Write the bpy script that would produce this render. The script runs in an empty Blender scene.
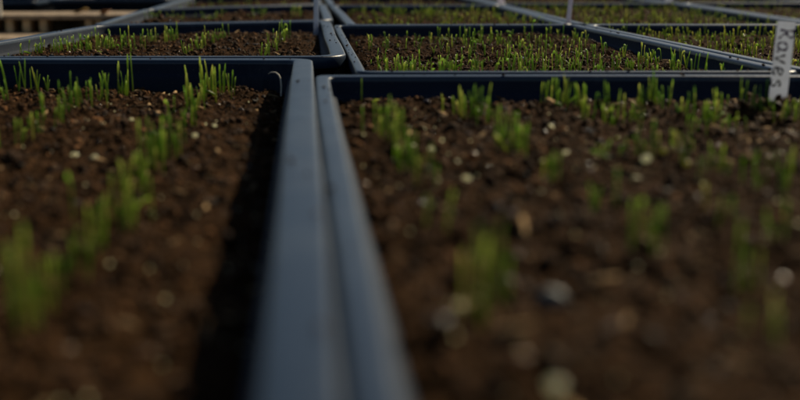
import bpy, math, random
import numpy as np
from mathutils import Vector, Matrix

random.seed(11)
RNG = np.random.default_rng(11)
C = bpy.context.scene.collection
R = math.radians

# ------------------------------------------------------------------ helpers
def link(name, me, parent=None, mats=()):
    o = bpy.data.objects.new(name, me)
    C.objects.link(o)
    if me is not None:
        for m in mats:
            me.materials.append(m)
    if parent is not None:
        o.parent = parent
    return o

def tag(o, label=None, cat=None, group=None, kind=None):
    if label: o['label'] = label
    if cat: o['category'] = cat
    if group: o['group'] = group
    if kind: o['kind'] = kind
    return o

def mesh_np(name, V, F, mi=None, smooth=True):
    """V (n,3) float, F (m,k) int, all faces with the same corner count."""
    V = np.ascontiguousarray(V, dtype=np.float32); F = np.ascontiguousarray(F, dtype=np.int32)
    me = bpy.data.meshes.new(name)
    k = F.shape[1]
    me.vertices.add(len(V)); me.vertices.foreach_set('co', V.ravel())
    me.loops.add(F.size); me.loops.foreach_set('vertex_index', F.ravel())
    me.polygons.add(len(F))
    me.polygons.foreach_set('loop_start', np.arange(0, F.size, k, dtype=np.int32))
    me.polygons.foreach_set('loop_total', np.full(len(F), k, dtype=np.int32))
    if mi is not None:
        me.polygons.foreach_set('material_index', np.asarray(mi, dtype=np.int32))
    me.polygons.foreach_set('use_smooth', np.full(len(F), smooth, dtype=bool))
    me.update(calc_edges=True); me.validate()
    return me

def mesh_py(name, V, F, smooth=True):
    me = bpy.data.meshes.new(name)
    me.from_pydata([tuple(v) for v in V], [], F)
    for p in me.polygons: p.use_smooth = smooth
    me.update()
    return me

def _hash(ix, iy, seed):
    h = (ix.astype(np.int64) * 374761393 + iy.astype(np.int64) * 668265263 + seed * 1442695041) & 0xffffffff
    h = ((h ^ (h >> 13)) * 1274126177) & 0xffffffff
    h = ((h ^ (h >> 16)) * 2246822519) & 0xffffffff
    return ((h ^ (h >> 15)) & 0xffff) / 65535.0

def vnoise(x, y, seed):
    ix = np.floor(x); iy = np.floor(y); fx = x - ix; fy = y - iy
    fx = fx * fx * (3 - 2 * fx); fy = fy * fy * (3 - 2 * fy)
    a = _hash(ix, iy, seed); b = _hash(ix + 1, iy, seed); c = _hash(ix, iy + 1, seed); d = _hash(ix + 1, iy + 1, seed)
    return (a * (1 - fx) + b * fx) * (1 - fy) + (c * (1 - fx) + d * fx) * fy - .5

def soil_rise(x, y, amp=1.0):
    x = np.asarray(x, float); y = np.asarray(y, float)
    z = .0075 * vnoise(x / .055, y / .055, 1) + .0046 * vnoise(x / .019, y / .019, 2) \
        + .0042 * vnoise(x / .0085, y / .0085, 3) + .0036 * vnoise(x / .004, y / .004, 4) + .0018 * vnoise(x / .002, y / .002, 5)
    return z * amp

# ------------------------------------------------------------------ materials
def mat(name):
    m = bpy.data.materials.new(name); m.use_nodes = True
    nt = m.node_tree; b = nt.nodes['Principled BSDF']
    return m, nt, b

def node(nt, t, **kw):
    n = nt.nodes.new(t)
    for k, v in kw.items():
        if k.startswith('_'): setattr(n, k[1:], v)
        else: n.inputs[k].default_value = v
    return n

def ramp(nt, stops, src):
    n = nt.nodes.new('ShaderNodeValToRGB')
    el = n.color_ramp.elements
    while len(el) < len(stops): el.new(.5)
    for e, (p, c) in zip(el, stops):
        e.position = p; e.color = (c[0], c[1], c[2], 1)
    nt.links.new(src, n.inputs[0])
    return n

def plastic(name, base, rough, spec=.45):
    m, nt, b = mat(name); b.inputs['Specular IOR Level'].default_value = spec
    tc = node(nt, 'ShaderNodeTexCoord')
    n1 = node(nt, 'ShaderNodeTexNoise', Scale=34.0, Detail=7.0, Roughness=.65)
    n2 = node(nt, 'ShaderNodeTexNoise', Scale=420.0, Detail=3.0)
    nt.links.new(tc.outputs['Object'], n1.inputs['Vector']); nt.links.new(tc.outputs['Object'], n2.inputs['Vector'])
    dust = (base[0] * 2.2 + .008, base[1] * 2.1 + .007, base[2] * 1.9 + .006)
    r1 = ramp(nt, [(.30, base), (.62, tuple(1.25 * c for c in base)), (.80, dust)], n1.outputs['Fac'])
    r2 = ramp(nt, [(.0, (0, 0, 0)), (.66, (0, 0, 0)), (.74, (1, 1, 1))], n2.outputs['Fac'])
    mx = node(nt, 'ShaderNodeMix', _data_type='RGBA')
    nt.links.new(r2.outputs[0], mx.inputs['Factor'])
    nt.links.new(r1.outputs[0], mx.inputs['A']); mx.inputs['B'].default_value = (.10, .085, .065, 1)
    mfac = node(nt, 'ShaderNodeMath', _operation='MULTIPLY'); mfac.inputs[1].default_value = .55
    nt.links.new(r2.outputs[0], mfac.inputs[0]); nt.links.new(mfac.outputs[0], mx.inputs['Factor'])
    n3 = node(nt, 'ShaderNodeTexNoise', Scale=11.0, Detail=9.0, Roughness=.75, Distortion=1.2); nt.links.new(tc.outputs['Object'], n3.inputs['Vector'])
    r3 = ramp(nt, [(.52, (0, 0, 0)), (.60, (.5, .5, .5)), (.66, (.12, .12, .12))], n3.outputs['Fac'])
    m3 = node(nt, 'ShaderNodeMix', _data_type='RGBA'); nt.links.new(r3.outputs[0], m3.inputs['Factor'])
    nt.links.new(mx.outputs['Result'], m3.inputs['A']); m3.inputs['B'].default_value = (base[0] * 2.2 + .012, base[1] * 1.9 + .010, base[2] * 1.6 + .008, 1); mx = m3
    nt.links.new(mx.outputs['Result'], b.inputs['Base Color'])
    rr = node(nt, 'ShaderNodeMapRange'); rr.inputs['To Min'].default_value = rough - .06; rr.inputs['To Max'].default_value = rough + .14
    nt.links.new(n1.outputs['Fac'], rr.inputs['Value']); nt.links.new(rr.outputs[0], b.inputs['Roughness'])
    bp = node(nt, 'ShaderNodeBump', Strength=.25, Distance=.0006)
    nt.links.new(n2.outputs['Fac'], bp.inputs['Height']); nt.links.new(bp.outputs[0], b.inputs['Normal'])
    return m

M_TRAY = plastic('tray_plastic', (.013, .0235, .042), .31, .30)
M_TRAY_SHADED = plastic('tray_plastic_shaded', (.010, .0150, .0260), .70, .09)  # same plastic as the rim, darkened so the walls look shaded

def earth(name, dark, mid, light, scale, rough=.85, island=False, bump=.0012):
    m, nt, b = mat(name)
    tc = node(nt, 'ShaderNodeTexCoord')
    n1 = node(nt, 'ShaderNodeTexNoise', Scale=scale, Detail=8.0, Roughness=.7)
    nt.links.new(tc.outputs['Object'], n1.inputs['Vector'])
    if island:
        g = node(nt, 'ShaderNodeNewGeometry')
        ad = node(nt, 'ShaderNodeMath', _operation='MULTIPLY_ADD'); ad.inputs[1].default_value = .25
        nt.links.new(n1.outputs['Fac'], ad.inputs[0])
        sc = node(nt, 'ShaderNodeMath', _operation='MULTIPLY'); sc.inputs[1].default_value = .85
        nt.links.new(g.outputs['Random Per Island'], sc.inputs[0]); nt.links.new(sc.outputs[0], ad.inputs[2])
        src = ad.outputs[0]
        stops = [(.0, dark), (.55, mid), (.86, light), (.985, tuple(min(.6, c * 2.2) for c in light))]
        rr = ramp(nt, [(0, (.16,) * 3), (.06, (.25,) * 3), (.14, (.8,) * 3), (1, (.9,) * 3)], g.outputs['Random Per Island'])
        nt.links.new(rr.outputs[0], b.inputs['Roughness'])
    else:
        src = n1.outputs['Fac']
        stops = [(.30, dark), (.52, mid), (.74, light)]
        b.inputs['Roughness'].default_value = rough
    r1 = ramp(nt, stops, src)
    nt.links.new(r1.outputs[0], b.inputs['Base Color'])
    n2 = node(nt, 'ShaderNodeTexNoise', Scale=scale * 3.1, Detail=5.0)
    nt.links.new(tc.outputs['Object'], n2.inputs['Vector'])
    bp = node(nt, 'ShaderNodeBump', Strength=.9, Distance=bump)
    nt.links.new(n2.outputs['Fac'], bp.inputs['Height']); nt.links.new(bp.outputs[0], b.inputs['Normal'])
    b.inputs['Specular IOR Level'].default_value = .12 if island else .02
    return m

M_SOIL = earth('peat_soil', (.005, .0023, .0009), (.034, .0166, .0064), (.092, .044, .0175), 260)
M_CRUMB = earth('peat_crumb', (.005, .0023, .0009), (.041, .0186, .0066), (.115, .053, .0200), 500, island=True)
M_FIBRE = earth('bark_fibre', (.035, .016, .006), (.095, .050, .020), (.24, .155, .075), 500, island=True)

def leafy(name, a, bcol, tip):
    m = bpy.data.materials.new(name); m.use_nodes = True
    nt = m.node_tree; nt.nodes.clear()
    out = node(nt, 'ShaderNodeOutputMaterial')
    oi = node(nt, 'ShaderNodeObjectInfo'); g = node(nt, 'ShaderNodeNewGeometry')
    tc = node(nt, 'ShaderNodeTexCoord')
    ad = node(nt, 'ShaderNodeMath', _operation='ADD'); nt.links.new(oi.outputs['Random'], ad.inputs[0]); nt.links.new(g.outputs['Random Per Island'], ad.inputs[1])
    fr = node(nt, 'ShaderNodeMath', _operation='FRACT'); nt.links.new(ad.outputs[0], fr.inputs[0])
    r1 = ramp(nt, [(0, a), (.7, bcol), (1, tip)], fr.outputs[0])
    n1 = node(nt, 'ShaderNodeTexNoise', Scale=300.0, Detail=3.0); nt.links.new(tc.outputs['Object'], n1.inputs['Vector'])
    mx = node(nt, 'ShaderNodeMix', _data_type='RGBA', _blend_type='MULTIPLY'); mx.inputs['Factor'].default_value = .5
    r2 = ramp(nt, [(.3, (.55, .55, .5)), (.7, (1.25, 1.25, 1.1))], n1.outputs['Fac'])
    nt.links.new(r1.outputs[0], mx.inputs['A']); nt.links.new(r2.outputs[0], mx.inputs['B'])
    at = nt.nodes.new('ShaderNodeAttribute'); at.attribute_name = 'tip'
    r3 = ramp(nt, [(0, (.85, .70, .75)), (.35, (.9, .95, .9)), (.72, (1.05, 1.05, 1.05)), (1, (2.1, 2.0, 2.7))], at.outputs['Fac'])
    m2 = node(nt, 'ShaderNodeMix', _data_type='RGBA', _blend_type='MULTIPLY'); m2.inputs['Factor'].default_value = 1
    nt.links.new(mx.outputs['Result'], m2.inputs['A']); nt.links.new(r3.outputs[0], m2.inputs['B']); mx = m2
    pb = node(nt, 'ShaderNodeBsdfPrincipled', Roughness=.38); nt.links.new(mx.outputs['Result'], pb.inputs['Base Color'])
    tr = node(nt, 'ShaderNodeBsdfTranslucent')
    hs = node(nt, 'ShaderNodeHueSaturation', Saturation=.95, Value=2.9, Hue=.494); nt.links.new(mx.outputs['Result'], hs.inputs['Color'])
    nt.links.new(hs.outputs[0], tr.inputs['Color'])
    ms = node(nt, 'ShaderNodeMixShader'); ms.inputs[0].default_value = .62
    nt.links.new(pb.outputs[0], ms.inputs[1]); nt.links.new(tr.outputs[0], ms.inputs[2]); nt.links.new(ms.outputs[0], out.inputs['Surface'])
    return m

M_LEAF = leafy('seedling_green', (.080, .138, .024), (.128, .176, .036), (.200, .216, .070))
M_LEAF_BACKLIT = leafy('seedling_backlit', (.092, .138, .022), (.140, .172, .030), (.205, .205, .062))  # yellower copy of the green: backlight of the far trays put into the colour

def simple(name, col, rough=.6, scale=80, var=.25, bump=.0):
    m, nt, b = mat(name)
    tc = node(nt, 'ShaderNodeTexCoord'); n1 = node(nt, 'ShaderNodeTexNoise', Scale=scale, Detail=6.0)
    nt.links.new(tc.outputs['Object'], n1.inputs['Vector'])
    r1 = ramp(nt, [(.3, tuple(c * (1 - var) for c in col)), (.7, tuple(min(1, c * (1 + var)) for c in col))], n1.outputs['Fac'])
    nt.links.new(r1.outputs[0], b.inputs['Base Color']); b.inputs['Roughness'].default_value = rough
    if bump:
        bp = node(nt, 'ShaderNodeBump', Strength=.8, Distance=bump)
        nt.links.new(n1.outputs['Fac'], bp.inputs['Height']); nt.links.new(bp.outputs[0], b.inputs['Normal'])
    return m

def glint(name, col, tl=.65, rough=.22, scale=900):
    m = simple(name, col, rough, scale, .22, .0004); nt = m.node_tree; b = nt.nodes['Principled BSDF']; out = nt.nodes['Material Output']
    tr = node(nt, 'ShaderNodeBsdfTranslucent', Color=(*[min(1, c * 1.3) for c in col], 1)); ms = node(nt, 'ShaderNodeMixShader'); ms.inputs[0].default_value = tl
    nt.links.new(b.outputs[0], ms.inputs[1]); nt.links.new(tr.outputs[0], ms.inputs[2]); nt.links.new(ms.outputs[0], out.inputs['Surface'])
    return m
M_PERLITE = glint('perlite', (.88, .77, .58), .75)
M_STONE = simple('pale_stone', (.085, .085, .075), .6, 300, .3, .001)
M_WITHER = simple('withered_stalk', (.62, .56, .46), .6, 500, .25)
M_TAN = glint('tan_grain', (.24, .145, .075), .5)
M_YELLOW = glint('yellow_grain', (.36, .36, .06))
M_LABEL = glint('label_plastic', (.64, .66, .70), .42, .4, 120)
M_LABEL_PINK = glint('label_plastic_pinkish', (.64, .61, .66), .42, .4, 120)
M_INK = simple('ink_black', (.006, .006, .009), .7, 400, .3)
M_INK_P = simple('ink_purple', (.055, .012, .075), .7, 400, .3)
M_WOOD = simple('weathered_wood', (.29, .21, .13), .8, 45, .5, .002)
M_WOOD_LIT = simple('sawn_wood_lit', (.62, .41, .20), .8, 60, .35, .002)  # lighter wood, raised further so the blocks' shaded fronts look lit
M_DRYLEAF = simple('dry_leaf', (.33, .21, .06), .6, 200, .4)
M_DRYLEAF2 = simple('dry_leaf_orange', (.34, .15, .05), .6, 200, .4)
M_GROUND = earth('ground_soil', (.008, .008, .006), (.018, .017, .012), (.035, .034, .022), 30, bump=.006)
M_STAKE = simple('pale_stake', (.55, .52, .44), .7, 60, .2)

# ------------------------------------------------------------------ trays
ZR = .065   # rim height

def inset_quad(Q, d):
    """Offset a counter-clockwise quad inwards by d."""
    n = len(Q); L = []
    for i in range(n):
        p = np.array(Q[i]); q = np.array(Q[(i + 1) % n]); e = (q - p) / np.linalg.norm(q - p)
        di = d[i] if isinstance(d, (list, tuple)) else d
        L.append((p + di * np.array([-e[1], e[0]]), e))
    out = []
    for i in range(n):
        p1, e1 = L[i - 1]; p2, e2 = L[i]
        A = np.array([[e1[0], -e2[0]], [e1[1], -e2[1]]]); t = np.linalg.solve(A, p2 - p1)
        out.append(p1 + t[0] * e1)
    return out

NS, NA = 22, 8
def round_loop(Q, d, r):
    P = inset_quad(Q, d); r = max(.005, r - max(d) if isinstance(d, list) else r - d); pts = []
    tang = []
    for i in range(4):
        p = P[i]; u = P[i - 1] - p; v = P[(i + 1) % 4] - p
        u = u / np.linalg.norm(u); v = v / np.linalg.norm(v)
        tang.append((p + u * r, p, p + v * r))
    for i in range(4):
        a, p, b = tang[i]; a2 = tang[(i + 1) % 4][0]
        w = .7071
        for k in range(NA):
            t = k / NA
            den = (1 - t) ** 2 + 2 * w * t * (1 - t) + t * t
            pts.append(((1 - t) ** 2 * a + 2 * w * t * (1 - t) * p + t * t * b) / den)
        for k in range(NS):
            pts.append(b + (a2 - b) * k / NS)
    return np.array(pts)

def profile_mesh(name, Q, prof, r, seed, height, sides=(1, 1, 1, 1), caps=False):
    loops = []
    for d, dz in prof:
        L = round_loop(Q, [d * f for f in sides], r)
        wob = vnoise(L[:, 0] / .16, L[:, 1] / .16, seed) ; wob2 = vnoise(L[:, 0] / .16, L[:, 1] / .16, seed + 7)
        wz = vnoise(L[:, 0] / .2, L[:, 1] / .2, seed + 3)
        k = 1.0 if dz > -.03 else .3
        z = np.full(len(L), height + dz) + wz * .0014 * k
        loops.append(np.c_[L[:, 0] + wob * .0012 * k, L[:, 1] + wob2 * .0012 * k, z])
    n = len(loops[0]); V = np.vstack(loops); F = []
    for j in range(len(loops) - 1):
        for i in range(n):
            i2 = (i + 1) % n
            F.append((j * n + i, j * n + i2, (j + 1) * n + i2, (j + 1) * n + i))
    if caps:
        F.append(tuple(reversed(range(n)))); F.append(tuple((len(loops) - 1) * n + i for i in range(n)))
    return mesh_py(name, V, F)

def make_tray(Q, label, rw=.012, seed=1, height=ZR, r=.030, sides=(1, 1, 1, 1), group='nursery trays standing edge to edge'):
    cx, cy = np.mean(Q, axis=0)
    t = link('nursery_tray', None); t.location = (cx, cy, 0)
    tag(t, label, 'tray', group)
    q = [np.array(p) - (cx, cy) for p in Q]
    h = height
    rim = [(.0022, -.0085), (.0004, -.0095), (0, -.0085), (0, -.0014), (.0003, -.0006), (.0008, -.0001), (.0016, .0002),
           (rw * .30, .0001), (rw * .50, .0002), (rw * .74, .0001), (rw * .88, -.0001), (rw * .95, -.0005), (rw * .985, -.0011), (rw, -.0030)]
    wall = [(rw, -.0030), (rw + .0006, -.0098), (rw + .0014, -.0108), (rw + .0030, -.0112), (rw + .0036, -.0120), (rw + .0044, -.0150),
            (rw + .008, -h + .006), (rw + .011, -h + .0035)]
    outer = [(rw + .0095, -h + .001), (rw + .0075, -h + .003), (rw * .5 + .002, -.0110), (.0022, -.0085)]
    link('rim', profile_mesh('rim', q, rim, r, seed, h, sides), t, [M_TRAY])
    # basin: outside wall, floor, inside wall as one shell
    n = 4 * (NS + NA)
    me1 = profile_mesh('basin', q, outer, r, seed, h, sides)
    V = [tuple(v.co) for v in me1.vertices]; F = [tuple(p.vertices) for p in me1.polygons]
    me2 = profile_mesh('basin_in', q, wall, r, seed, h, sides)
    o2 = len(V); V += [tuple(v.co) for v in me2.vertices]; F += [tuple(i + o2 for i in p.vertices) for p in me2.polygons]
    F.append(tuple(reversed(range(n)))); F.append(tuple(o2 + (len(wall) - 1) * n + i for i in range(n)))
    bpy.data.meshes.remove(me1); bpy.data.meshes.remove(me2)
    link('basin', mesh_py('basin', V, F), t, [M_TRAY_SHADED])
    return t

def icos(sub):
    import bmesh
    bm = bmesh.new(); bmesh.ops.create_icosphere(bm, subdivisions=sub, radius=1)
    V = np.array([v.co[:] for v in bm.verts]); F = np.array([[v.index for v in f.verts] for f in bm.faces]); bm.free()
    return V, F
ICO1, ICO2, ICO3 = icos(1), icos(2), icos(3)

def lump_variants(ico, n, rough, seed):
    rg = np.random.default_rng(seed); out = []
    V, F = ico
    for k in range(n):
        W = V.copy()
        for j in range(6):
            d = rg.normal(size=3); d /= np.linalg.norm(d); W = W * (1 + rough * rg.uniform(-1, 1) * np.clip(V @ d, -.2, 1))[:, None]
        W *= (1 + rg.uniform(-rough, rough, size=len(V)) * .5)[:, None]
        out.append(W)
    return out, F

VAR1, VAR2 = lump_variants(ICO1, 10, .5, 3), lump_variants(ICO2, 10, .55, 4)

def rand_rot(rg, n):
    q = rg.normal(size=(n, 4)); q /= np.linalg.norm(q, axis=1)[:, None]; w, x, y, z = q.T
    return np.stack([np.stack([1 - 2 * (y * y + z * z), 2 * (x * y - z * w), 2 * (x * z + y * w)], -1),
                     np.stack([2 * (x * y + z * w), 1 - 2 * (x * x + z * z), 2 * (y * z - x * w)], -1),
                     np.stack([2 * (x * z - y * w), 2 * (y * z + x * w), 1 - 2 * (x * x + y * y)], -1)], 1)

def quad_map(P, u, v):
    a, b, c, d = [np.array(p) for p in P]
    u = u[:, None]; v = v[:, None]
    return (a * (1 - u) + b * u) * (1 - v) + (d * (1 - u) + c * u) * v

def fill_soil(Q, z0, label, rw=.012, res=.0022, crumbs=4000, fibres=250, amp=1.0, seed=1, lo=0.0, r=.018, grain=1.0, dip=0.0, glints=40):
    rg = np.random.default_rng(seed)
    P = inset_quad(Q, rw + .0042)
    Lx = np.linalg.norm(P[1] - P[0]); Ly = np.linalg.norm(P[3] - P[0])
    nx, ny = int(Lx / res), int(Ly / res)
    X, Y = np.meshgrid(np.linspace(-Lx / 2, Lx / 2, nx), np.linspace(-Ly / 2, Ly / 2, ny)); X = X.ravel(); Y = Y.ravel()
    def squeeze(X, Y):
        ax, ay = np.abs(X) - (Lx / 2 - r), np.abs(Y) - (Ly / 2 - r)
        m = (ax > 0) & (ay > 0); l = np.hypot(ax, ay); k = np.where(m & (l > r), r / np.maximum(l, 1e-9), 1)
        return np.where(m, np.sign(X) * (Lx / 2 - r + ax * k), X), np.where(m, np.sign(Y) * (Ly / 2 - r + ay * k), Y)
    def place(X, Y):
        X, Y = squeeze(X, Y)
        xy = quad_map(P, X / Lx + .5, Y / Ly + .5)
        edge = np.minimum(Lx / 2 - np.abs(X), Ly / 2 - np.abs(Y))
        z = z0 + soil_rise(xy[:, 0], xy[:, 1], amp) - .003 * np.exp(-edge / .006) - dip * np.exp(-(Lx / 2 - X) / .014)  # dip lowers the right edge, shaped to widen the rim's shadow
        return np.c_[xy, z]
    V = place(X, Y)
    i = (np.arange(ny - 1)[:, None] * nx + np.arange(nx - 1)[None, :]).ravel()
    F4 = np.c_[i, i + 1, i + nx + 1, i + nx]
    tri = np.r_[F4[:, [0, 1, 2]], F4[:, [0, 2, 3]]]
    Vs, Fs, Ms = [V], [tri], [np.zeros(len(tri), int)]
    off = len(V)
    def add(var, n, size, mi, stretch=None, sink=.25):
        nonlocal off
        shapes, F = var
        xs = rg.uniform(-Lx / 2 + .002, Lx / 2 - .002, n); ys = Ly * rg.uniform(lo - .5, .5, n) * .99
        p = place(xs, ys); Rm = rand_rot(rg, n); s = size(n)
        sc = rg.uniform(.65, 1.3, size=(n, 3)) * s[:, None]
        if stretch is not None:
            sc = sc * stretch(n)
            th = rg.uniform(0, 2 * math.pi, n); ti = rg.uniform(-.45, .45, n)
            ct, st, ca, sa = np.cos(th), np.sin(th), np.cos(ti), np.sin(ti); z = np.zeros(n)
            Rm = np.stack([np.stack([ct * ca, -st, ct * sa], -1), np.stack([st * ca, ct, st * sa], -1), np.stack([-sa, z, ca], -1)], 1)
        k = rg.integers(0, len(shapes), n); base = np.stack(shapes)[k]
        W = np.einsum('nij,nvj->nvi', Rm, base * sc[:, None, :])
        up = s * (1 - sink) * .7 if stretch is None else np.full(n, .0007)
        W += p[:, None, :]; W[:, :, 2] += up[:, None]
        nv = base.shape[1]
        Vs.append(W.reshape(-1, 3)); Fs.append((F[None] + (off + np.arange(n) * nv)[:, None, None]).reshape(-1, 3)); Ms.append(np.full(n * len(F), mi))
        off += n * nv
    add(VAR1, int(crumbs * .72), lambda n: np.clip(np.exp(rg.normal(-7.45, .38, n)), .00025, .0012) * grain, 1)
    add(VAR2, int(crumbs * .28), lambda n: np.clip(np.exp(rg.normal(-6.75, .42, n)), .0006, .0036) * grain, 1, sink=.5)
    add(VAR1, fibres, lambda n: rg.uniform(.0007, .0016, n), 2, stretch=lambda n: np.c_[rg.uniform(1.5, 4.2, n), rg.uniform(.5, 1.1, n), rg.uniform(.3, .6, n)])
    add(VAR2, glints // 7, lambda n: rg.uniform(.0016, .0030, n), 1, sink=1.0)
    add(VAR1, glints // 3, lambda n: rg.uniform(.0011, .0019, n), 2, stretch=lambda n: np.c_[rg.uniform(2.0, 4.5, n), rg.uniform(.35, .8, n), rg.uniform(.25, .5, n)])
    add(VAR1, glints, lambda n: rg.uniform(.0003, .00062, n), 3, sink=.7)  # tiny pale grains standing in for sun glints on the soil
    cx, cy = np.mean(Q, axis=0)
    A = np.vstack(Vs); A[:, 0] -= cx; A[:, 1] -= cy
    me = mesh_np('potting_soil', A, np.vstack(Fs), np.concatenate(Ms), smooth=True)
    o = link('potting_soil', me, None, [M_SOIL, M_CRUMB, M_FIBRE, M_PERLITE]); o.location = (cx, cy, 0)
    tag(o, label, 'soil', 'potting soil filling the trays', 'stuff')
    return o

# corners run counter-clockwise: front left, front right, back right, back left
TR = {
 'A': dict(Q=[(-.290, .105), (.0055, .105), (.0055, .818), (-.285, .846)], z=.0445, rw=.0140, r=.017, dip=.0055, glints=260, where='front left tray', res=.0021, crumbs=20000, fibres=800, lo=.04, amp=.88, grain=.66),
 'B': dict(Q=[(.0061, .105), (.330, .105), (.322, .664), (.0062, .690)], z=.0520, rw=.0080, r=.009, glints=420, sides=(1, 1, 1.25, 1.08), where='front right tray', res=.0021, crumbs=20000, fibres=850, lo=.04, amp=.88, grain=.66),
 'C': dict(Q=[(-.302, .8505), (.0315, .8225), (.0320, 1.385), (-.236, 1.300)], z=.0535, rw=.0120, r=.032, sides=(1, 1, 1, .7), where='left tray of the second row', res=.0022, crumbs=22000, fibres=650, grain=.58, amp=.75),
 'D': dict(Q=[(.0328, .7060), (.3180, .6850), (.3120, 1.262), (.0335, 1.272)], z=.0530, rw=.0105, r=.014, sides=(1, .9, 1, .62), where='middle tray of the second row', res=.0022, crumbs=22000, fibres=650, grain=.58, amp=.75),
 'E': dict(Q=[(.3205, .6840), (.6050, .6600), (.5950, 1.238), (.3150, 1.260)], z=.0530, rw=.0105, where='right tray of the second row', res=.0026, crumbs=9000, fibres=350, grain=.6, amp=.75),
 'F': dict(Q=[(-.242, 1.306), (.0360, 1.394), (.0380, 1.965), (-.242, 1.745)], z=.0530, rw=.0115, sides=(1, 1, 1, .65), where='left tray of the third row', res=.004, crumbs=4000, fibres=150),
 'G': dict(Q=[(.0500, 1.279), (.3120, 1.268), (.3330, 1.875), (.0430, 1.890)], z=.0530, rw=.0110, where='middle tray of the third row', res=.004, crumbs=4000, fibres=250),
 'H': dict(Q=[(.3165, 1.268), (.5980, 1.246), (.6640, 1.955), (.3370, 1.965)], z=.0530, rw=.0110, where='right tray of the third row', res=.004, crumbs=4000, fibres=250),
 'I': dict(Q=[(.6030, 1.250), (.9000, 1.230), (.9500, 1.950), (.6690, 1.962)], z=.0530, rw=.0110, where='tray at the far right of the third row', res=.005, crumbs=2500, fibres=120),
 'J': dict(Q=[(-.242, 1.755), (.0320, 1.975), (.0320, 2.480), (-.242, 2.400)], z=.0530, rw=.0110, where='leftmost tray of the back row', res=.006, crumbs=1500, fibres=80),
 'K': dict(Q=[(.0430, 1.900), (.3360, 1.886), (.3450, 2.440), (.0430, 2.450)], z=.0530, rw=.0110, where='second tray from the left in the back row', res=.006, crumbs=1500, fibres=80),
 'L': dict(Q=[(.3460, 1.975), (.6650, 1.965), (.6900, 2.500), (.3600, 2.500)], z=.0530, rw=.0110, where='third tray from the left in the back row', res=.006, crumbs=1500, fibres=80),
 'M': dict(Q=[(.6750, 1.972), (.9500, 1.960), (.9800, 2.500), (.7000, 2.500)], z=.0530, rw=.0110, where='rightmost tray of the back row', res=.006, crumbs=1000, fibres=60),
}
LOOK = {'A': 'long dark blue plastic tray in front, its wide grey rim at the centre',
        'B': 'dark blue plastic tray in front at right, narrow rim beside the central one',
        'C': 'dark plastic tray with shiny rounded corner, left in the second row',
        'D': 'dark plastic tray full of seedlings, directly behind the front right tray',
        'E': 'dark plastic tray behind the written plant label, right in the second row',
        'F': 'dark plastic tray with few seedling clumps, left in the third row',
        'G': 'dark plastic tray of yellowish seedlings, middle of the third row',
        'H': 'dark plastic tray of yellowish seedlings, right in the third row',
        'I': 'dark plastic tray at the far right end of the third row',
        'J': 'dark plastic tray leftmost in the back row at the top edge',
        'K': 'dark plastic tray second from left in the back row',
        'L': 'dark plastic tray third from left in the back row',
        'M': 'dark plastic tray rightmost in the back row'}
for i, (k, d) in enumerate(TR.items()):
    make_tray(d['Q'], LOOK[k], d['rw'], seed=20 + i * 11, r=d.get('r', .022), sides=d.get('sides', (1, 1, 1, 1)))
    fill_soil(d['Q'], d['z'], 'dark crumbly potting soil in the ' + d['where'], d['rw'], d['res'], d['crumbs'], d['fibres'], seed=50 + i, lo=d.get('lo', 0), grain=d.get('grain', 1), amp=d.get('amp', 1), dip=d.get('dip', 0), glints=d.get('glints', 40))

def soil_z(tr, x, y):
    return TR[tr]['z'] + float(soil_rise([x], [y])[0])

# ------------------------------------------------------------------ camera (numbers used to rank what shows largest)
CAM = np.array([0, 0, .132]); PIT, YAW, FOC = R(12.0), R(4.9), 1107.0
FW = np.array([math.sin(YAW) * math.cos(PIT), math.cos(YAW) * math.cos(PIT), -math.sin(PIT)])
RT = np.array([math.cos(YAW), -math.sin(YAW), 0]); UP = np.cross(RT, FW)
def pix(p):
    v = np.array(p) - CAM; k = FOC / v.dot(FW)
    return 400 + k * v.dot(RT), 200 - k * v.dot(UP), v.dot(FW)
def ground(px, py, z):
    d = FW * FOC + RT * (px - 400) + UP * (200 - py); t = (z - CAM[2]) / d[2]
    return CAM[:2] + d[:2] * t

# ------------------------------------------------------------------ seedlings
def blade(path, w, th, tipw=.35, bead=0.0, sides=6):
    """A tapered, slightly flattened stem along path (list of points)."""
    P = np.array(path); n = len(P); V = []; F = []
    for i in range(n):
        t = P[min(i + 1, n - 1)] - P[max(i - 1, 0)]; t = t / np.linalg.norm(t)
        a = np.cross(t, (0, 1, 0)); a /= np.linalg.norm(a); b = np.cross(a, t)
        s = i / (n - 1); k = (1 - (1 - tipw) * s ** 2.2)
        if i == n - 1: k *= .45
        if bead and i >= n - 3: k *= 1 + bead * (1 if i == n - 2 else .5)
        for j in range(sides):
            an = 2 * math.pi * j / sides
            V.append(P[i] + a * math.cos(an) * w * k + b * math.sin(an) * th * k)
    for i in range(n - 1):
        for j in range(sides):
            j2 = (j + 1) % sides
            F.append((i * sides + j, i * sides + j2, (i + 1) * sides + j2)); F.append((i * sides + j, (i + 1) * sides + j2, (i + 1) * sides + j))
    for j in range(1, sides - 1): F.append(((n - 1) * sides, (n - 1) * sides + j, (n - 1) * sides + j + 1))
    return np.array(V), np.array(F)

def curve(base, h, lean, az, bend, hook=0.0, n=9):
    """unit-height stem: leans by lean, bends on by bend towards az; hook turns the tip down."""
    pts = [np.array(base, float)]; ang = lean; st = h / (n - 1)
    for i in range(1, n):
        ang += bend / (n - 1)
        if hook and i > n * .6: ang += hook / (n * .4)
        d = np.array([math.sin(ang) * math.cos(az), math.sin(ang) * math.sin(az), math.cos(ang)])
        pts.append(pts[-1] + d * st)
    return pts

def set_tip(me, t):
    a = me.attributes.new('tip', 'FLOAT', 'POINT'); a.data.foreach_set('value', np.asarray(t, dtype=np.float32))

def join(parts):
    V = []; F = []; o = 0
    for v, f in parts: V.append(v); F.append(f + o); o += len(v)
    return np.vstack(V), np.vstack(F)

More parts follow.
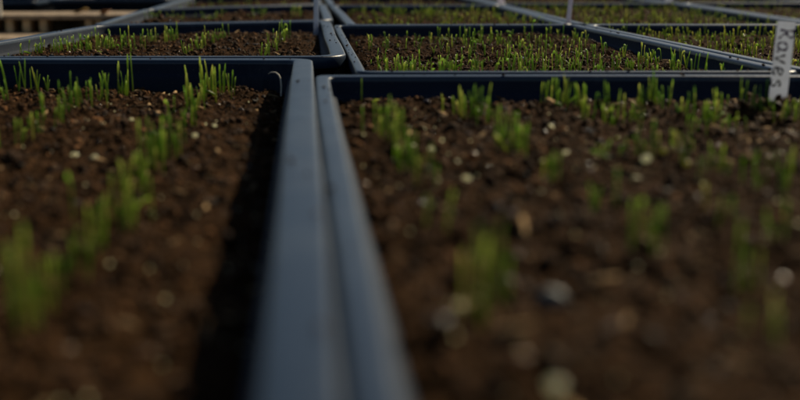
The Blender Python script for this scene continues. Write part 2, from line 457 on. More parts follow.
# every variant is about 1 cm tall (0.01) before scaling
rs = random.Random(5); VAR = []
W, T = .00082, .00055
def sink(h): return (0, 0, -.0012)
for k in range(4):
    VAR.append(('slim upright', [blade(curve((0, 0, -.0012), .0112, rs.uniform(-.08, .08), rs.uniform(0, 6), rs.uniform(-.12, .2)), W, T, .55, .25)]))
for k in range(4):
    s = rs.choice([-1, 1]); VAR.append(('leaning', [blade(curve((0, 0, -.0012), .0115, rs.uniform(.12, .3) , rs.uniform(0, 6.3), rs.uniform(.15, .45)), W, T, .5, .15)]))
for k in range(4):
    az = rs.uniform(0, 3.1)
    VAR.append(('two leaved', [blade(curve((0, 0, -.0012), .0112, .12, az, rs.uniform(.2, .5)), W * .95, T, .4), blade(curve((.0004, .0003, -.0012), .0100, .15, az + 3.14 + rs.uniform(-.5, .5), rs.uniform(.2, .5)), W * .95, T, .4)]))
for k in range(4):
    pr = []
    for j in range(4): pr.append(blade(curve((rs.uniform(-.0008, .0008), rs.uniform(-.0008, .0008), -.0012), rs.uniform(.008, .0115), rs.uniform(.05, .28), rs.uniform(0, 6.3), rs.uniform(.1, .5)), W * rs.uniform(.8, 1.1), T, .4))
    VAR.append(('tufted', pr))
for k in range(3):
    az = rs.uniform(0, 6.3); VAR.append(('hook tipped', [blade(curve((0, 0, -.0012), .0128, rs.uniform(.0, .12), az, .15, rs.uniform(1.5, 2.6), 12), W * .85, T * .9, .7, .5)]))
for k in range(3):
    VAR.append(('bead tipped', [blade(curve((0, 0, -.0012), .0112, rs.uniform(-.1, .14), rs.uniform(0, 6), rs.uniform(-.1, .3)), W * .62, T * .8, .8, .95)]))
for k in range(3):
    VAR.append(('flopped over', [blade(curve((0, 0, -.0010), .0135, rs.uniform(.75, 1.05), rs.uniform(0, 6.3), rs.uniform(.2, .6), 0, 9), W * .85, T * .9, .6, .3)]))
BY = {}
VARR = []
for i, (nm, pr) in enumerate(VAR):
    BY.setdefault(nm, []).append(i); VARR.append(join(pr))

SEED = []    # (tray, x, y, z, height, variant, yaw, width, yellow)
def sow(tr, x, y, h, var=None, wide=.72, yellow=False, sp=None):
    rg = random
    if var is None:
        var = rg.choices(['slim upright', 'leaning', 'two leaved', 'tufted', 'hook tipped', 'bead tipped', 'flopped over'], ([6, 3, 1.2, .35, .3, 1.5, .25] if tr in 'AB' else [3, 3, 2.5, .6, 2.2, 4, .8]))[0]
    SEED.append((tr, x, y, soil_z(tr, x, y), h, rg.choice(BY[var]), rg.uniform(0, 6.28), wide * rg.uniform(.85, 1.2), yellow))

# front trays: base x, base y in the photograph's rows (turned into centimetres on the soil), height in mm, how many, spread in mm
rowA = [(14, 95, 21, 3, 5), (25, 94, 24, 4, 5), (38, 94, 20, 3, 5), (5, 105, 12, 2, 5), (76, 112, 17, 4, 6), (66, 118, 15, 4, 6), (88, 106, 19, 4, 6), (96, 101, 16, 3, 5),
        (106, 98, 17, 2, 4), (115, 95, 21, 2, 3), (123, 94, 17, 2, 4), (131, 92, 23, 1, 2), (52, 128, 14, 3, 7), (28, 140, 13, 3, 8), (2, 150, 14, 2, 7),
        (228, 97, 17, 2, 3), (217, 94, 20, 4, 5), (209, 97, 22, 5, 6), (203, 101, 20, 4, 5), (196, 108, 18, 4, 6), (187, 114, 16, 3, 6), (181, 122, 15, 4, 6),
        (168, 150, 20, 4, 6), (160, 160, 20, 5, 6), (152, 172, 17, 3, 6), (146, 184, 14, 3, 6), (128, 206, 16, 4, 5), (117, 222, 17, 4, 6), (108, 238, 13, 2, 5),
        (70, 280, 15, 3, 3), (98, 255, 13, 3, 4), (36, 318, 25, 2, 2), (27, 332, 25, 2, 2), (3, 350, 20, 2, 3), (50, 300, 17, 3, 4), (100, 246, 15, 3, 4), (123, 214, 16, 3, 4), (85, 266, 12, 2, 4), (136, 195, 15, 3, 5)]
rowB = [(363, 101, 11, 1, 2), (377, 131, 17, 2, 4), (385, 138, 17, 3, 5), (394, 146, 17, 4, 5), (401, 158, 18, 4, 5), (405, 168, 15, 3, 4), (419, 180, 14, 4, 5), (438, 236, 12, 2, 4),
        (446, 109, 13, 1, 2), (458, 113, 10, 2, 3), (464, 114, 13, 2, 3), (470, 118, 15, 3, 3), (481, 122, 17, 3, 4), (491, 126, 15, 2, 4), (499, 145, 17, 3, 4), (505, 150, 18, 4, 4),
        (512, 150, 15, 3, 4), (523, 154, 14, 3, 4), (547, 181, 15, 3, 4), (486, 330, 18, 4, 3), (494, 318, 17, 3, 3),
        (545, 106, 14, 2, 3), (551, 105, 14, 1, 2), (560, 108, 15, 3, 3), (566, 110, 15, 3, 3), (574, 104, 11, 1, 2), (583, 113, 14, 4, 4), (590, 118, 12, 3, 4), (597, 114, 14, 2, 3),
        (606, 121, 10, 3, 4), (617, 118, 15, 3, 4), (626, 120, 11, 2, 4), (640, 107, 13, 2, 3), (648, 109, 16, 3, 3), (656, 108, 15, 3, 4), (663, 111, 12, 2, 3), (672, 109, 14, 1, 2),
        (683, 116, 10, 3, 4), (691, 118, 14, 2, 3), (701, 120, 9, 2, 4), (709, 121, 12, 3, 4), (717, 114, 11, 2, 3), (722, 121, 10, 3, 4), (729, 110, 9, 1, 2), (740, 112, 15, 1, 2), (748, 113, 14, 1, 2),
        (757, 114, 11, 2, 3), (765, 113, 13, 2, 3), (785, 119, 14, 3, 4), (793, 117, 12, 2, 3), (735, 128, 9, 3, 5), (698, 130, 9, 3, 5),
        (659, 164, 17, 3, 4), (642, 160, 10, 2, 4), (605, 158, 8, 3, 5), (700, 180, 10, 3, 5), (745, 190, 14, 3, 5), (772, 178, 12, 3, 5), (730, 170, 10, 2, 5), (684, 150, 10, 3, 5),
        (655, 250, 15, 3, 4), (640, 246, 14, 2, 3), (600, 214, 12, 3, 4), (745, 290, 16, 3, 5), (770, 240, 11, 2, 4), (710, 225, 9, 2, 4), (790, 200, 12, 2, 4), (760, 345, 10, 2, 4)]
for tr, rows in (('A', rowA), ('B', rowB)):
    for (px, py, h, n, sp) in rows:
        x, y = ground(px, py, TR[tr]['z'])
        for j in range(int(n * (1.0 if tr == 'A' and px < 42 and py < 100 else 1.75 if y > .44 else (1.25 if tr == 'B' else .9)) + .5)):
            sow(tr, x + random.gauss(0, sp * .00078), y + random.gauss(0, sp * .0011), h * .00104 * random.uniform(.58, 1.18), wide=.70 if y > .44 else .62, var=random.choice(['leaning', 'two leaved', 'tufted', 'leaning']) if tr == 'A' and px < 42 and py < 100 else None)

def quad_at(tr, u, v):
    P = inset_quad(TR[tr]['Q'], TR[tr]['rw'] + .010); p = quad_map(P, np.array([u]), np.array([v]))[0]
    return float(p[0]), float(p[1])
def rows(tr, nrow, ncol, keep, h, yellow=False, jit=.35, umin=0, umax=1, vmin=0, vmax=1, tuft=1):
    for a in range(nrow):
        for b in range(ncol):
            if random.random() > keep(a / nrow, b / ncol) * ((.75 if tr == 'E' else .85) + 1.1 * float(vnoise(np.array([b * .2]), np.array([a * .33]), 19)[0]) if yellow else .62 + 1.5 * float(vnoise(np.array([b * .35 + a * .1]), np.array([a * .28]), 9)[0])): continue
            v = vmin + (vmax - vmin) * (a + .5 + random.uniform(-jit, jit)) / nrow; u = umin + (umax - umin) * (b + .5 + random.uniform(-jit, jit)) / ncol
            x, y = quad_at(tr, u, v)
            for t in range(tuft):
                sow(tr, x + random.gauss(0, .002), y + random.gauss(0, .003), h * random.uniform(.45, 1.2), yellow=yellow)
def clump(tr, px, py, n, spx, spy, h, yellow=False, var=None):
    x, y = ground(px, py, TR[tr]['z'])
    for j in range(n):
        sow(tr, x + random.gauss(0, spx), y + random.gauss(0, spy), h * random.uniform(.45, 1.18), yellow=yellow, var=var)

# second row, left tray: a dense band over the left two thirds, then single rows
for (px, py, n, sx, sy, h) in [(8, 54, 6, .006, .02, .010), (28, 54, 7, .006, .02, .012), (45, 54, 11, .007, .02, .015), (62, 54, 9, .006, .02, .014), (72, 50, 8, .006, .02, .015), (85, 50, 11, .005, .02, .017),
                               (98, 52, 12, .006, .02, .016), (108, 48, 10, .005, .02, .018), (118, 50, 11, .006, .02, .017), (128, 52, 6, .006, .02, .012), (137, 47, 8, .004, .02, .018), (146, 43, 7, .004, .015, .019), (156, 42, 5, .003, .015, .019),
                               (166, 42, 6, .004, .015, .016), (177, 41, 6, .003, .015, .018), (90, 44, 8, .02, .02, .013), (60, 47, 8, .02, .02, .011), (188, 53, 8, .003, .010, .012),
                               (200, 50, 6, .003, .012, .012), (205, 45, 8, .003, .015, .014), (216, 43, 8, .004, .02, .015), (225, 40, 5, .004, .02, .015), (265, 55, 7, .003, .008, .014), (273, 50, 7, .003, .012, .017), (280, 44, 8, .003, .015, .020), (285, 40, 6, .003, .015, .018)]:
    clump('C', px, py, n, sx, sy, h)
rows('D', 32, 23, lambda v, u: .92 if v < .30 else (.80 if u > .30 else .42), .0135, jit=.45, umin=.0, vmin=.03, vmax=.97)
rows('D', 7, 26, lambda v, u: .55, .0135, jit=.5, vmin=.02, vmax=.25)
rows('E', 30, 30, lambda v, u: .85, .0125, yellow=True, jit=.45)
for (px, py, n, sx, sy, h) in [(146, 20, 8, .010, .03, .012), (157, 20, 9, .008, .04, .013), (175, 20, 9, .008, .04, .014), (192, 16, 6, .006, .03, .012), (212, 20, 12, .008, .04, .015), (225, 14, 8, .004, .03, .016), (258, 19, 9, .006, .03, .014), (264, 17, 6, .004, .02, .018), (296, 18, 12, .005, .02, .017), (140, 14, 6, .02, .05, .01)]:
    clump('F', px, py, n, sx, sy, h)
for (px, py, n, sx, sy, h) in [(360, 15, 9, .008, .03, .015), (365, 13, 7, .006, .03, .015), (376, 21, 8, .008, .03, .010), (388, 15, 10, .006, .03, .017), (394, 17, 8, .006, .03, .016), (425, 15, 10, .008, .04, .016), (437, 20, 8, .008, .03, .014)]:
    clump('G', px, py, n, sx, sy, h, True)
rows('G', 22, 20, lambda v, u: .85 if u > .35 else .35, .0145, yellow=True, jit=.45)
rows('H', 24, 24, lambda v, u: .82, .0145, yellow=True, jit=.45)
rows('I', 20, 20, lambda v, u: .7, .0125, yellow=True, jit=.45)
for tr in 'JKLM': rows(tr, 8, 9, lambda v, u: .75, .015, yellow=(tr != 'J'), jit=.45, vmin=0, vmax=.6)

# keep seedlings inside the soil of their own tray
def inside(tr, x, y):
    P = inset_quad(TR[tr]['Q'], TR[tr]['rw'] + .0055)
    for i in range(4):
        a, b = P[i], P[(i + 1) % 4]
        if (b[0] - a[0]) * (y - a[1]) - (b[1] - a[1]) * (x - a[0]) < 0: return False
    return True
SEED = [s for s in SEED if inside(s[0], s[1], s[2])]
def shown(s):
    tr, x, y, z, h = s[:5]
    px, py, d = pix((x, y, z + h * .5))
    if not (-4 < px < 804 and -4 < py < 396): return 0
    # how much of it clears the rim in front of it
    fy = {'C': .832, 'D': .70, 'E': .68}.get(tr)
    vis = 1.0
    if fy:
        t = (fy + .010) / max(y, fy + .012); zl = CAM[2] + (ZR - CAM[2]) / t if False else CAM[2] - (CAM[2] - ZR) * y / (fy + .008)
        vis = min(1, max(0, (z + h - max(z, zl)) / h))
    return h * vis / d
SEED.sort(key=shown, reverse=True)
NIND = 298
ind, rest = SEED[:NIND], SEED[NIND:]
ORD = ['leftmost', 'second from left', 'third from left', 'fourth from left', 'fifth from left', 'sixth from left', 'seventh from left', 'eighth from left', 'ninth from left', 'tenth from left',
       'eleventh from left', 'twelfth from left', 'thirteenth from left', 'fourteenth from left', 'fifteenth from left', 'sixteenth from left', 'seventeenth from left', 'eighteenth from left', 'nineteenth from left', 'twentieth from left'] + ['twenty-%s from left' % n for n in ('first', 'second', 'third', 'fourth', 'fifth', 'sixth', 'seventh', 'eighth', 'ninth')] + ['thirtieth from left'] + ['thirty-%s from left' % n for n in ('first', 'second', 'third', 'fourth', 'fifth', 'sixth', 'seventh', 'eighth', 'ninth')]
WHERE = {'A': 'front left tray', 'B': 'front right tray', 'C': 'second-row left tray', 'D': 'second-row middle tray', 'E': 'second-row right tray', 'F': 'third-row left tray', 'G': 'third-row middle tray', 'H': 'third-row right tray'}
def zone(s):
    tr, x, y = s[:3]
    px = pix((x, y, s[3]))[0]
    if tr == 'A': zs = [(.30, 'in blurred foreground'), (.46, 'halfway back'), (.60, 'beyond the middle'), (.68, 'near the back'), (9, 'at back wall')]
    elif tr == 'B': zs = [(.33, 'in blurred foreground'), (.46, 'halfway back'), (.53, 'beyond the middle'), (.575, 'near the back'), (.605, 'nearing back wall'), (9, 'at back wall')]
    else:
        lo = {'C': .83, 'D': .70, 'E': .68}.get(tr, 1.3)
        zs = [(lo + .035, 'at front rim'), (lo + .07, 'near front rim'), (lo + .11, 'behind front seedlings'), (lo + .18, 'in front half'), (lo + .27, 'in the middle'), (9, 'towards the back')]
    zy = [n for l, n in zs if y < l][0]
    cuts = {'A': [(110, 'left side'), (9e9, 'right side')], 'B': [(530, 'left side'), (660, 'centre'), (9e9, 'right side')], 'C': [(70, 'left side'), (150, 'centre'), (9e9, 'right side')],
            'D': [(450, 'left side'), (560, 'centre'), (9e9, 'right side')]}.get(tr, [(9e9, '')])
    zx = [n for l, n in cuts if px < l][0]
    return tr, zy, zx
cells = {}
for s in ind: cells.setdefault(zone(s), []).append(s)
SM = []
for i, (nm, pr) in enumerate(VAR):
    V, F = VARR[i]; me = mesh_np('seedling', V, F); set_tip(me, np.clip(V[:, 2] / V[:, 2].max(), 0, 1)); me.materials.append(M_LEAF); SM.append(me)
for (tr, zy, zx), lst in cells.items():
    lst.sort(key=lambda s: pix(s[1:4])[0])
    hs = sorted(s[4] for s in lst); md = hs[len(hs) // 2]
    for i, s in enumerate(lst):
        o = bpy.data.objects.new('seedling', SM[s[5]]); C.objects.link(o)
        o.location = s[1:4]; o.rotation_euler = (0, 0, s[6]); k = s[4] / .010
        o.scale = (max(.9, k * .5) * s[7], max(.9, k * .5) * s[7], k)
        nm = VAR[s[5]][0]; tall = 'tall' if s[4] > md * 1.04 else ('short' if s[4] < md * .85 else '')
        lab = ' '.join(f"{tall} {nm} seedling {ORD[i] if i < 39 else 'far right'} {zy} {zx} of {WHERE[tr]}".split())
        tag(o, lab, 'seedling', 'green seedlings sprouting in the trays')
# all the smaller ones
Vs, Fs, Mi, Tp, off = [], [], [], [], 0
for s in rest:
    Tp.append(np.clip(VARR[s[5]][0][:, 2] / VARR[s[5]][0][:, 2].max(), 0, 1))
    V, F = VARR[s[5]]; k = s[4] / .010; w = max(.9, k * .5) * s[7]; c, sn = math.cos(s[6]), math.sin(s[6])
    Wv = np.c_[(V[:, 0] * c - V[:, 1] * sn) * w + s[1], (V[:, 0] * sn + V[:, 1] * c) * w + s[2], V[:, 2] * k + s[3]]
    Vs.append(Wv); Fs.append(F + off); Mi.append(np.full(len(F), 1 if s[8] else 0)); off += len(V)
o = link('seedlings', mesh_np('seedlings', np.vstack(Vs), np.vstack(Fs), np.concatenate(Mi)), None, [M_LEAF, M_LEAF_BACKLIT])
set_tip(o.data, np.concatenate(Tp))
tag(o, 'carpet of tiny green and yellowish seedlings filling the trays farther back', 'seedlings', None, 'stuff')

# withered stalk arching over in the back right corner of the front left tray
x, y = ground(287, 92, .0445)
pts = [np.array(p) for p in [(0, 0, -.004), (.0004, 0, .004), (0, .001, .009), (-.0014, .002, .0125), (-.004, .003, .0145), (-.0072, .004, .0145), (-.0098, .0045, .0133)]]
V, F = blade(pts, .00065, .0005, .5)
o = link('withered_stalk', mesh_np('withered_stalk', V * .88, F), None, [M_WITHER]); o.location = (x - .004, y - .01, soil_z('A', x, y))
tag(o, 'pale withered stalk arched over beside the central rim', 'stalk')

# ------------------------------------------------------------------ pale grains on the soil
GR = [('B', 647, 160, 2.0, 'w', 'bright cream perlite grain, uppermost of three right of the front right tray middle'),
      ('B', 636, 174, 1.7, 'w', 'bright cream perlite grain, lowest left of the three clustered in the front right tray'),
      ('B', 657, 182, 1.7, 't', 'cream perlite grain, lowest right of the three clustered in the front right tray'),
      ('B', 466, 168, 1.5, 'w', 'small white perlite grain below the tan lump in the front right tray'),
      ('B', 473, 150, 2.2, 't', 'flat tan bark lump above a white perlite grain in the front right tray'),
      ('B', 432, 146, 1.3, 'w', 'small white perlite grain, left of a close pair behind the seedling row'),
      ('B', 441, 150, 1.3, 'w', 'small white perlite grain, right of a close pair behind the seedling row'),
      ('B', 457, 153, 1.2, 'w', 'tiny white perlite grain between close pair and tan bark lump'),
      ('B', 438, 173, 1.2, 'w', 'tiny white perlite grain just right of the left seedling row'),
      ('B', 364, 173, 1.7, 't', 'dull pale bark lump beside the narrow rim of the front right tray'),
      ('B', 413, 142, 1.1, 'w', 'tiny white perlite grain behind the left seedling row'),
      ('B', 410, 112, 1.1, 'w', 'tiny white perlite grain near the back wall, leftmost there'),
      ('B', 423, 119, 1.1, 'w', 'white perlite grain near the back wall, right of the leftmost one'),
      ('B', 521, 128, 1.0, 'y', 'tiny yellowish grain among the second clump of seedlings'),
      ('B', 605, 109, 1.0, 'w', 'tiny white perlite grain close to the back wall among seedlings'),
      ('B', 567, 151, 1.3, 'w', 'white perlite grain in open soil midway across the front right tray'),
      ('B', 551, 126, 1.5, 'w', 'dull grey perlite grain below the tall back seedlings'),
      ('B', 566, 129, 1.6, 'w', 'dull grey perlite grain right of another below the back seedlings'),
      ('B', 618, 131, 1.3, 'y', 'yellow grain in the soil under the back seedlings'),
      ('B', 664, 155, 1.4, 'y', 'yellow grain at the foot of the blurred lone seedling'),
      ('B', 686, 165, 1.4, 'y', 'dull yellow grain right of the blurred lone seedling'),
      ('B', 772, 132, 1.3, 'y', 'bright yellow grain below the written plant label'),
      ('B', 767, 160, 1.7, 't', 'tan grain far right in the front right tray'),
      ('B', 458, 305, 1.5, 'w', 'blurred cream perlite grain left of the nearest seedling'),
      ('B', 547, 302, 2.6, 's', 'large dull greyish stone blurred in the near soil'),
      ('B', 558, 382, 1.9, 'w', 'blurred cream perlite grain at the bottom edge of the photo'),
      ('B', 519, 372, 1.8, 't', 'blurred brown grain at the bottom edge left of a cream one'),
      ('B', 517, 250, 1.4, 't', 'blurred dull grain above the dull greyish stone'),
      ('B', 780, 272, 2.0, 't', 'blurred brownish grain near the right edge of the photo'),
      ('A', 73, 149, 1.7, 'w', 'bright white perlite grain, left of a pair in the front left tray'),
      ('A', 94, 152, 1.4, 'w', 'dimmer perlite grain, right of a pair in the front left tray'),
      ('A', 43, 182, 1.9, 't', 'blurred tan grain at the left below the bright pair'),
      ('A', 132, 122, 1.1, 'w', 'small white perlite grain left of the long seedling row'),
      ('A', 215, 120, 1.2, 'w', 'small white perlite grain near the back of the right seedling row'),
      ('A', 195, 139, 1.3, 'w', 'small white perlite grain right of the long seedling row'),
      ('A', 195, 166, 1.6, 't', 'tan grain right of the long seedling row in the front left tray'),
      ('A', 223, 83, .9, 'w', 'tiny sparkling white grain by the back wall of the front left tray'),
      ('A', 218, 100, 1.8, 't', 'tan bark lump at the foot of the tallest back seedlings'),
      ('A', 164, 112, 1.6, 'y', 'pale yellow grain in the right seedling row'),
      ('A', 148, 344, 2.0, 't', 'large blurred tan grain low in the front left tray'),
      ('A', 127, 212, 1.5, 't', 'blurred tan grain beside the near end of the seedling row'),
      ('A', 66, 338, 2.0, 't', 'blurred reddish tan grain low at the left')]
gm = {'w': M_PERLITE, 't': M_TAN, 'y': M_YELLOW, 's': M_STONE}
for i, (tr, px, py, rad, m, lab) in enumerate(GR):
    shapes, F = lump_variants(ICO3, 1, .28, 200 + i)
    V = shapes[0] * np.array([1, RNG.uniform(.75, 1.2), RNG.uniform(.65, .95)]) * rad * .00108
    me = mesh_np('grain', V, F)
    nm = {'w': 'perlite_grain', 't': 'bark_lump', 'y': 'yellow_grain', 's': 'stone'}[m]
    x, y = ground(px, py, TR[tr]['z'] + .002)
    o = link(nm, me, None, [gm[m]]); o.location = (x, y, soil_z(tr, x, y) + rad * .00065)
    tag(o, lab, {'w': 'grain', 't': 'lump', 'y': 'grain', 's': 'stone'}[m], 'pale grains lying on the soil')

# crumbs of soil spilled on the rims
def spill(tr, side, n, rg):
    d = TR[tr]; Q = [np.array(p) for p in d['Q']]; f = d.get('sides', (1, 1, 1, 1))[side]
    a, b = Q[side], Q[(side + 1) % 4]; e = (b - a) / np.linalg.norm(b - a); nrm = np.array([-e[1], e[0]])
    t = rg.uniform(.05, .95, n); w = rg.uniform(.12, .85, n) * d['rw'] * f
    p = a + (b - a) * t[:, None] + nrm * w[:, None]
    return p
rg = np.random.default_rng(77); P = np.vstack([spill(t, s, n, rg) for t, s, n in [('A', 1, 10), ('A', 2, 10), ('B', 3, 7), ('B', 2, 9), ('C', 1, 14), ('C', 0, 14), ('C', 3, 12), ('D', 0, 14), ('D', 3, 16), ('D', 1, 12), ('D', 2, 8), ('E', 3, 8), ('E', 0, 6)]])
sz = np.clip(np.exp(rg.normal(-7.5, .45, len(P))), .0003, .0013); shp, F = VAR1
W_ = np.stack(shp)[rg.integers(0, len(shp), len(P))] * sz[:, None, None] * np.array([1, 1, .7]); W_[:, :, :2] += P[:, None, :]; W_[:, :, 2] += (ZR + .0003 + sz * .35)[:, None]
nv = W_.shape[1]
o = link('soil_crumbs', mesh_np('soil_crumbs', W_.reshape(-1, 3), (F[None] + (np.arange(len(P)) * nv)[:, None, None]).reshape(-1, 3)), None, [M_CRUMB])
tag(o, 'loose crumbs of soil spilled on the tray rims', 'soil', None, 'stuff')

# ------------------------------------------------------------------ plant labels
def label_mesh(w, h, bury, th=.0006, seed=0):
    """upright flat tag: rounded top corners, pointed foot, slightly bowed."""
    out = []
    cr = w * .06
    for k in range(5): a = math.pi / 2 * k / 4; out.append((w / 2 - cr + cr * math.cos(a), h - cr + cr * math.sin(a)))
    for k in range(5): a = math.pi / 2 + math.pi / 2 * k / 4; out.append((-w / 2 + cr + cr * math.cos(a), h - cr + cr * math.sin(a)))
    out += [(-w / 2, h * .66), (-w / 2, h * .33), (-w / 2, 0), (-w * .42, -bury * .4), (0, -bury), (w * .42, -bury * .4), (w / 2, 0), (w / 2, h * .33), (w / 2, h * .66)]
    n = len(out); V = []
    for s in (-1, 1):
        for x, z in out: V.append((x, s * th / 2, z))
    F = [tuple(range(n)), tuple(reversed(range(n, 2 * n)))]
    for i in range(n): j = (i + 1) % n; F.append((j, i, n + i, n + j))
    return mesh_py('plant_label', V, F, smooth=False)

def make_label(tr, px, py, w, h, lab, m, rz, tilt, lean=0, bury=.012):
    x, y = ground(px, py, TR[tr]['z'])
    o = link('plant_label', label_mesh(w, h, bury, seed=px), None, [m])
    o.location = (x, y, soil_z(tr, x, y)); o.rotation_euler = (lean, tilt, rz)
    tag(o, lab, 'plant label', 'upright plant labels stuck in the trays')
    return o
LB = make_label('B', 777, 107, .0101, .0452, 'pale plant label with handwriting, standing at the back of front right tray', M_LABEL, R(-14), R(3.0), R(-3))
make_label('D', 567, 33, .0075, .060, 'tall narrow pale plant label at the back right corner of the middle tray', M_LABEL_PINK, R(35), R(5), R(2))
make_label('C', 316, 33, .0082, .060, 'grey plant label with tapering foot in the back right corner of left tray', M_LABEL, R(48), R(2), 0)
make_label('G', 503, 10, .0110, .050, 'whitish plant label in the back right corner of third row middle tray', M_LABEL_PINK, R(-10), R(-12), 0)
make_label('H', 668, 8, .0150, .050, 'whitish plant label in the back right corner of third row right tray', M_LABEL, R(10), R(3), 0)

# handwriting: brush strokes running down the label, letters turned a quarter clockwise
GL = {  # strokes in a unit cell, x to the right, y up (before turning)
 'R': [[(.1, 0), (.14, .5), (.12, 1)], [(.02, .95), (.45, 1.02), (.66, .8), (.5, .55), (.15, .48)], [(.3, .5), (.5, .22), (.78, -.02)]],
 'a': [[(.66, .55), (.4, .68), (.12, .5), (.08, .2), (.3, .0), (.55, .12), (.68, .5)], [(.68, .62), (.66, .2), (.86, .0)]],
 'v': [[(.05, .66), (.22, .3), (.38, .0), (.55, .35), (.75, .72)]],
 'e': [[(.1, .32), (.6, .4), (.62, .6), (.36, .7), (.1, .45), (.14, .12), (.4, .0), (.74, .14)]],
 'l': [[(.15, .3), (.45, .8), (.42, 1.05), (.25, 1.0), (.22, .5), (.3, .05), (.6, .05)]],
 's': [[(.62, .6), (.36, .72), (.2, .52), (.5, .34), (.62, .15), (.36, .0), (.08, .1)]],
}
def stroke(pts, w, th):
    P = [Vector((p[0], p[1])) for p in pts]; D = []
    for i in range(len(P) - 1):
        p0 = P[max(0, i - 1)]; p1 = P[i]; p2 = P[i + 1]; p3 = P[min(len(P) - 1, i + 2)]
        for k in range(6):
            t = k / 6; D.append(.5 * ((2 * p1) + (p2 - p0) * t + (2 * p0 - 5 * p1 + 4 * p2 - p3) * t * t + (3 * p1 - p0 - 3 * p2 + p3) * t ** 3))
    D.append(P[-1]); V = []; F = []; n = len(D)
    for i in range(n):
        t = D[min(i + 1, n - 1)] - D[max(i - 1, 0)]; t.normalize(); q = Vector((-t.y, t.x)); ww = w * (.8 + .35 * math.sin(i * .7))
        a, b = D[i] + q * ww, D[i] - q * ww
        V += [(a.x, -th, a.y), (b.x, -th, b.y), (b.x, th, b.y), (a.x, th, a.y)]
    for i in range(n - 1):
        for j in range(4): j2 = (j + 1) % 4; F.append((i * 4 + j, i * 4 + j2, (i + 1) * 4 + j2, (i + 1) * 4 + j))
    F += [(0, 3, 2, 1), tuple((n - 1) * 4 + j for j in range(4))]
    return V, F
def write(chars, z_top, size, x0, m, parent, drift=0):
    V, F = [], []; z = z_top
    for k, c in enumerate(chars):
        for st in GL[c]:
            # turn clockwise: cell x runs down the label, cell y runs to the right
            pts = [(x0 + drift * k + size * p[1], z - size * p[0] * .92) for p in st]
            v, f = stroke(pts, .00062, .00005); o_ = len(V)
            # lie on the bowed face
            v = [(a, b - .00036, cz) for a, b, cz in v]
            V += v; F += [tuple(i + o_ for i in q) for q in f]
        z -= size * .92
    return link('lettering', mesh_py('lettering', V, F, False), parent, [m])
write('Ra', .0408, .0078, -.0030, M_INK_P, LB, -.0004)
write('ves', .0265, .0076, -.0036, M_INK, LB, -.0007)

# ------------------------------------------------------------------ setting behind
n = 60; xs = np.linspace(-1, 1, n); g = np.sign(xs) * np.abs(xs) ** 3 * 60
X, Y = np.meshgrid(g, g); Z = np.zeros_like(X)
i = (np.arange(n - 1)[:, None] * n + np.arange(n - 1)[None, :]).ravel()
o = link('ground', mesh_np('ground', np.c_[X.ravel(), Y.ravel(), Z.ravel() - .001], np.c_[i, i + 1, i + n + 1, i + n]), None, [M_GROUND])
tag(o, 'dark ground under the trays', None, None, 'structure'); 

def box_mesh(name, x0, x1, y0, y1, z0, z1, bev=.0012, jit=.0006, rg=None):
    import bmesh
    bm = bmesh.new(); bmesh.ops.create_cube(bm, size=1)
    for v in bm.verts:
        v.co = (x0 if v.co.x < 0 else x1, y0 if v.co.y < 0 else y1, z0 if v.co.z < 0 else z1)
        v.co += Vector((random.uniform(-jit, jit), random.uniform(-jit, jit), 0))
    bmesh.ops.bevel(bm, geom=bm.edges[:], offset=bev, segments=2, affect='EDGES')
    me = bpy.data.meshes.new(name); bm.to_mesh(me); bm.free()
    return me
t = link('wooden_rack', None); t.location = (-.47, 2.17, 0); tag(t, 'low weathered wooden slatted rack behind the left trays', 'rack')
x0, x1 = -.42, .205
link('base_board', box_mesh('base_board', x0, .10, -.22, .03, .0, .008), t, [M_WOOD])
for k in range(2):
    link('deck_board', box_mesh('deck_board', x0, x1, -.045 + k * .085, .035 + k * .085, .0325, .0405), t, [M_WOOD])
for k, xx in enumerate([-.24, -.175, -.115, -.083, -.052, -.021, .062, .081, .15, .18]):
    link('block', box_mesh('block', xx, xx + .0135, -.035, .020, .0082, .0323), t, [M_WOOD_LIT])
link('light_block_board', box_mesh('light_block_board', x0, x1, .09, .13, .0, .032), t, [M_WOOD])  # added board that blocks light from behind the blocks
def leaf(px, py, z, s, m, lab, rz):
    x, y = ground(px, py, z); V = []; F = []
    for i in range(7):
        a = i / 6; w = math.sin(math.pi * (a * .94 + .03)) * .32 * s
        V += [(-w, (a - .5) * s, .0035 + .006 * math.cos(a * 3) * (s / .04)), (0, (a - .5) * s, .002 + .003 * math.cos(a * 3)), (w, (a - .5) * s, .0045 + .005 * math.sin(a * 4) * (s / .04))]
    for i in range(6):
        for j in (0, 1): F.append((i * 3 + j, i * 3 + j + 1, i * 3 + j + 4, i * 3 + j + 3))
    me = mesh_py('fallen_leaf', V, F)
    o = link('fallen_leaf', me, None, [m]); o.location = (x, y, z); o.rotation_euler = (0, 0, rz)
    md = o.modifiers.new('solid', 'SOLIDIFY'); md.thickness = .0004
    tag(o, lab, 'leaf', 'fallen leaves on the wooden rack')
leaf(81, 13, 0.0408, .040, M_DRYLEAF, 'yellow fallen leaf on the wooden rack', 1.1)
leaf(106, 14, 0.0408, .034, M_DRYLEAF2, 'orange fallen leaf on the wooden rack, right of the yellow one', .4)
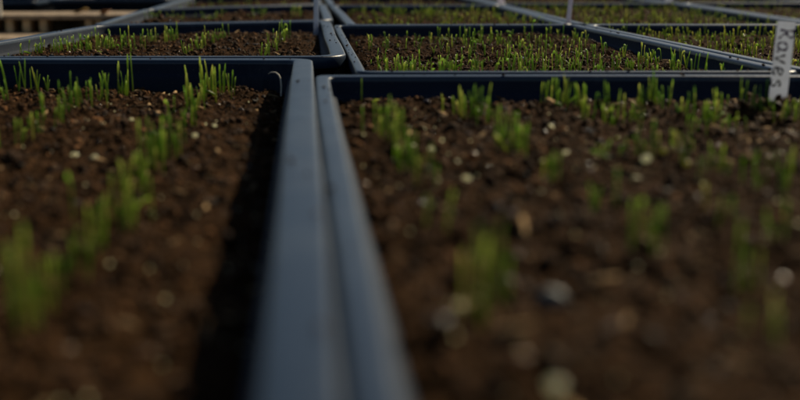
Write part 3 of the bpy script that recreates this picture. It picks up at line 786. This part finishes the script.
# empty dark trays set down beyond the rack
make_tray([(-.62, 2.78), (-.33, 2.80), (-.33, 3.36), (-.62, 3.34)], 'empty dark tray lying beyond the wooden rack', .012, seed=301, height=.050, group=None)
make_tray([(-1.02, 2.86), (-.66, 2.84), (-.66, 3.40), (-1.02, 3.42)], 'empty dark tray at the top left corner beyond the wooden rack', .012, seed=321, height=.044, group=None)
x, y = ground(0, 17, 0.0408)
o = link('stake', box_mesh('stake', -.003, .003, -.003, .003, 0, .12, .0008), None, [M_STAKE]); o.location = (x, y, 0.0408); tag(o, 'thin pale upright stake at the top left edge on the rack', 'stake')

# ------------------------------------------------------------------ light, sky, camera
SUN = Vector((.88, .94, .92)).normalized()
L = bpy.data.lights.new('sun', 'SUN'); L.energy = 5.0; L.angle = R(.55); L.color = (1.0, .86, .62)
lo = bpy.data.objects.new('sun', L); C.objects.link(lo)
lo.rotation_euler = SUN.to_track_quat('Z', 'Y').to_euler(); lo.location = (2, 3, 3)
w = bpy.data.worlds.new('World'); bpy.context.scene.world = w; w.use_nodes = True
nt = w.node_tree; bg = nt.nodes['Background']; sk = nt.nodes.new('ShaderNodeTexSky'); sk.sky_type = 'NISHITA'
sk.sun_disc = False; sk.sun_elevation = math.asin(SUN.z); sk.sun_rotation = math.atan2(SUN.x, SUN.y); sk.altitude = 100; sk.air_density = 1.0; sk.dust_density = .6; sk.ozone_density = 1.5
nt.links.new(sk.outputs[0], bg.inputs['Color']); bg.inputs['Strength'].default_value = .05

cd = bpy.data.cameras.new('camera'); co = bpy.data.objects.new('camera', cd); C.objects.link(co)
cd.sensor_width = 36; cd.lens = 36 * FOC / 800; cd.clip_start = .01; cd.clip_end = 300
co.location = CAM; co.rotation_euler = (R(90) - PIT, 0, -YAW)
cd.dof.use_dof = True; cd.dof.focus_distance = .90; cd.dof.aperture_fstop = cd.lens / 7.8; cd.dof.aperture_blades = 7; cd.dof.aperture_rotation = R(12)
sc = bpy.context.scene; sc.camera = co
sc.render.engine = 'CYCLES'
sc.view_settings.view_transform = 'Standard'; sc.view_settings.look = 'None'; sc.view_settings.exposure = .05; sc.view_settings.gamma = 1
sc.view_settings.use_curve_mapping = False
sc.cycles.use_denoising = True; sc.cycles.max_bounces = 6
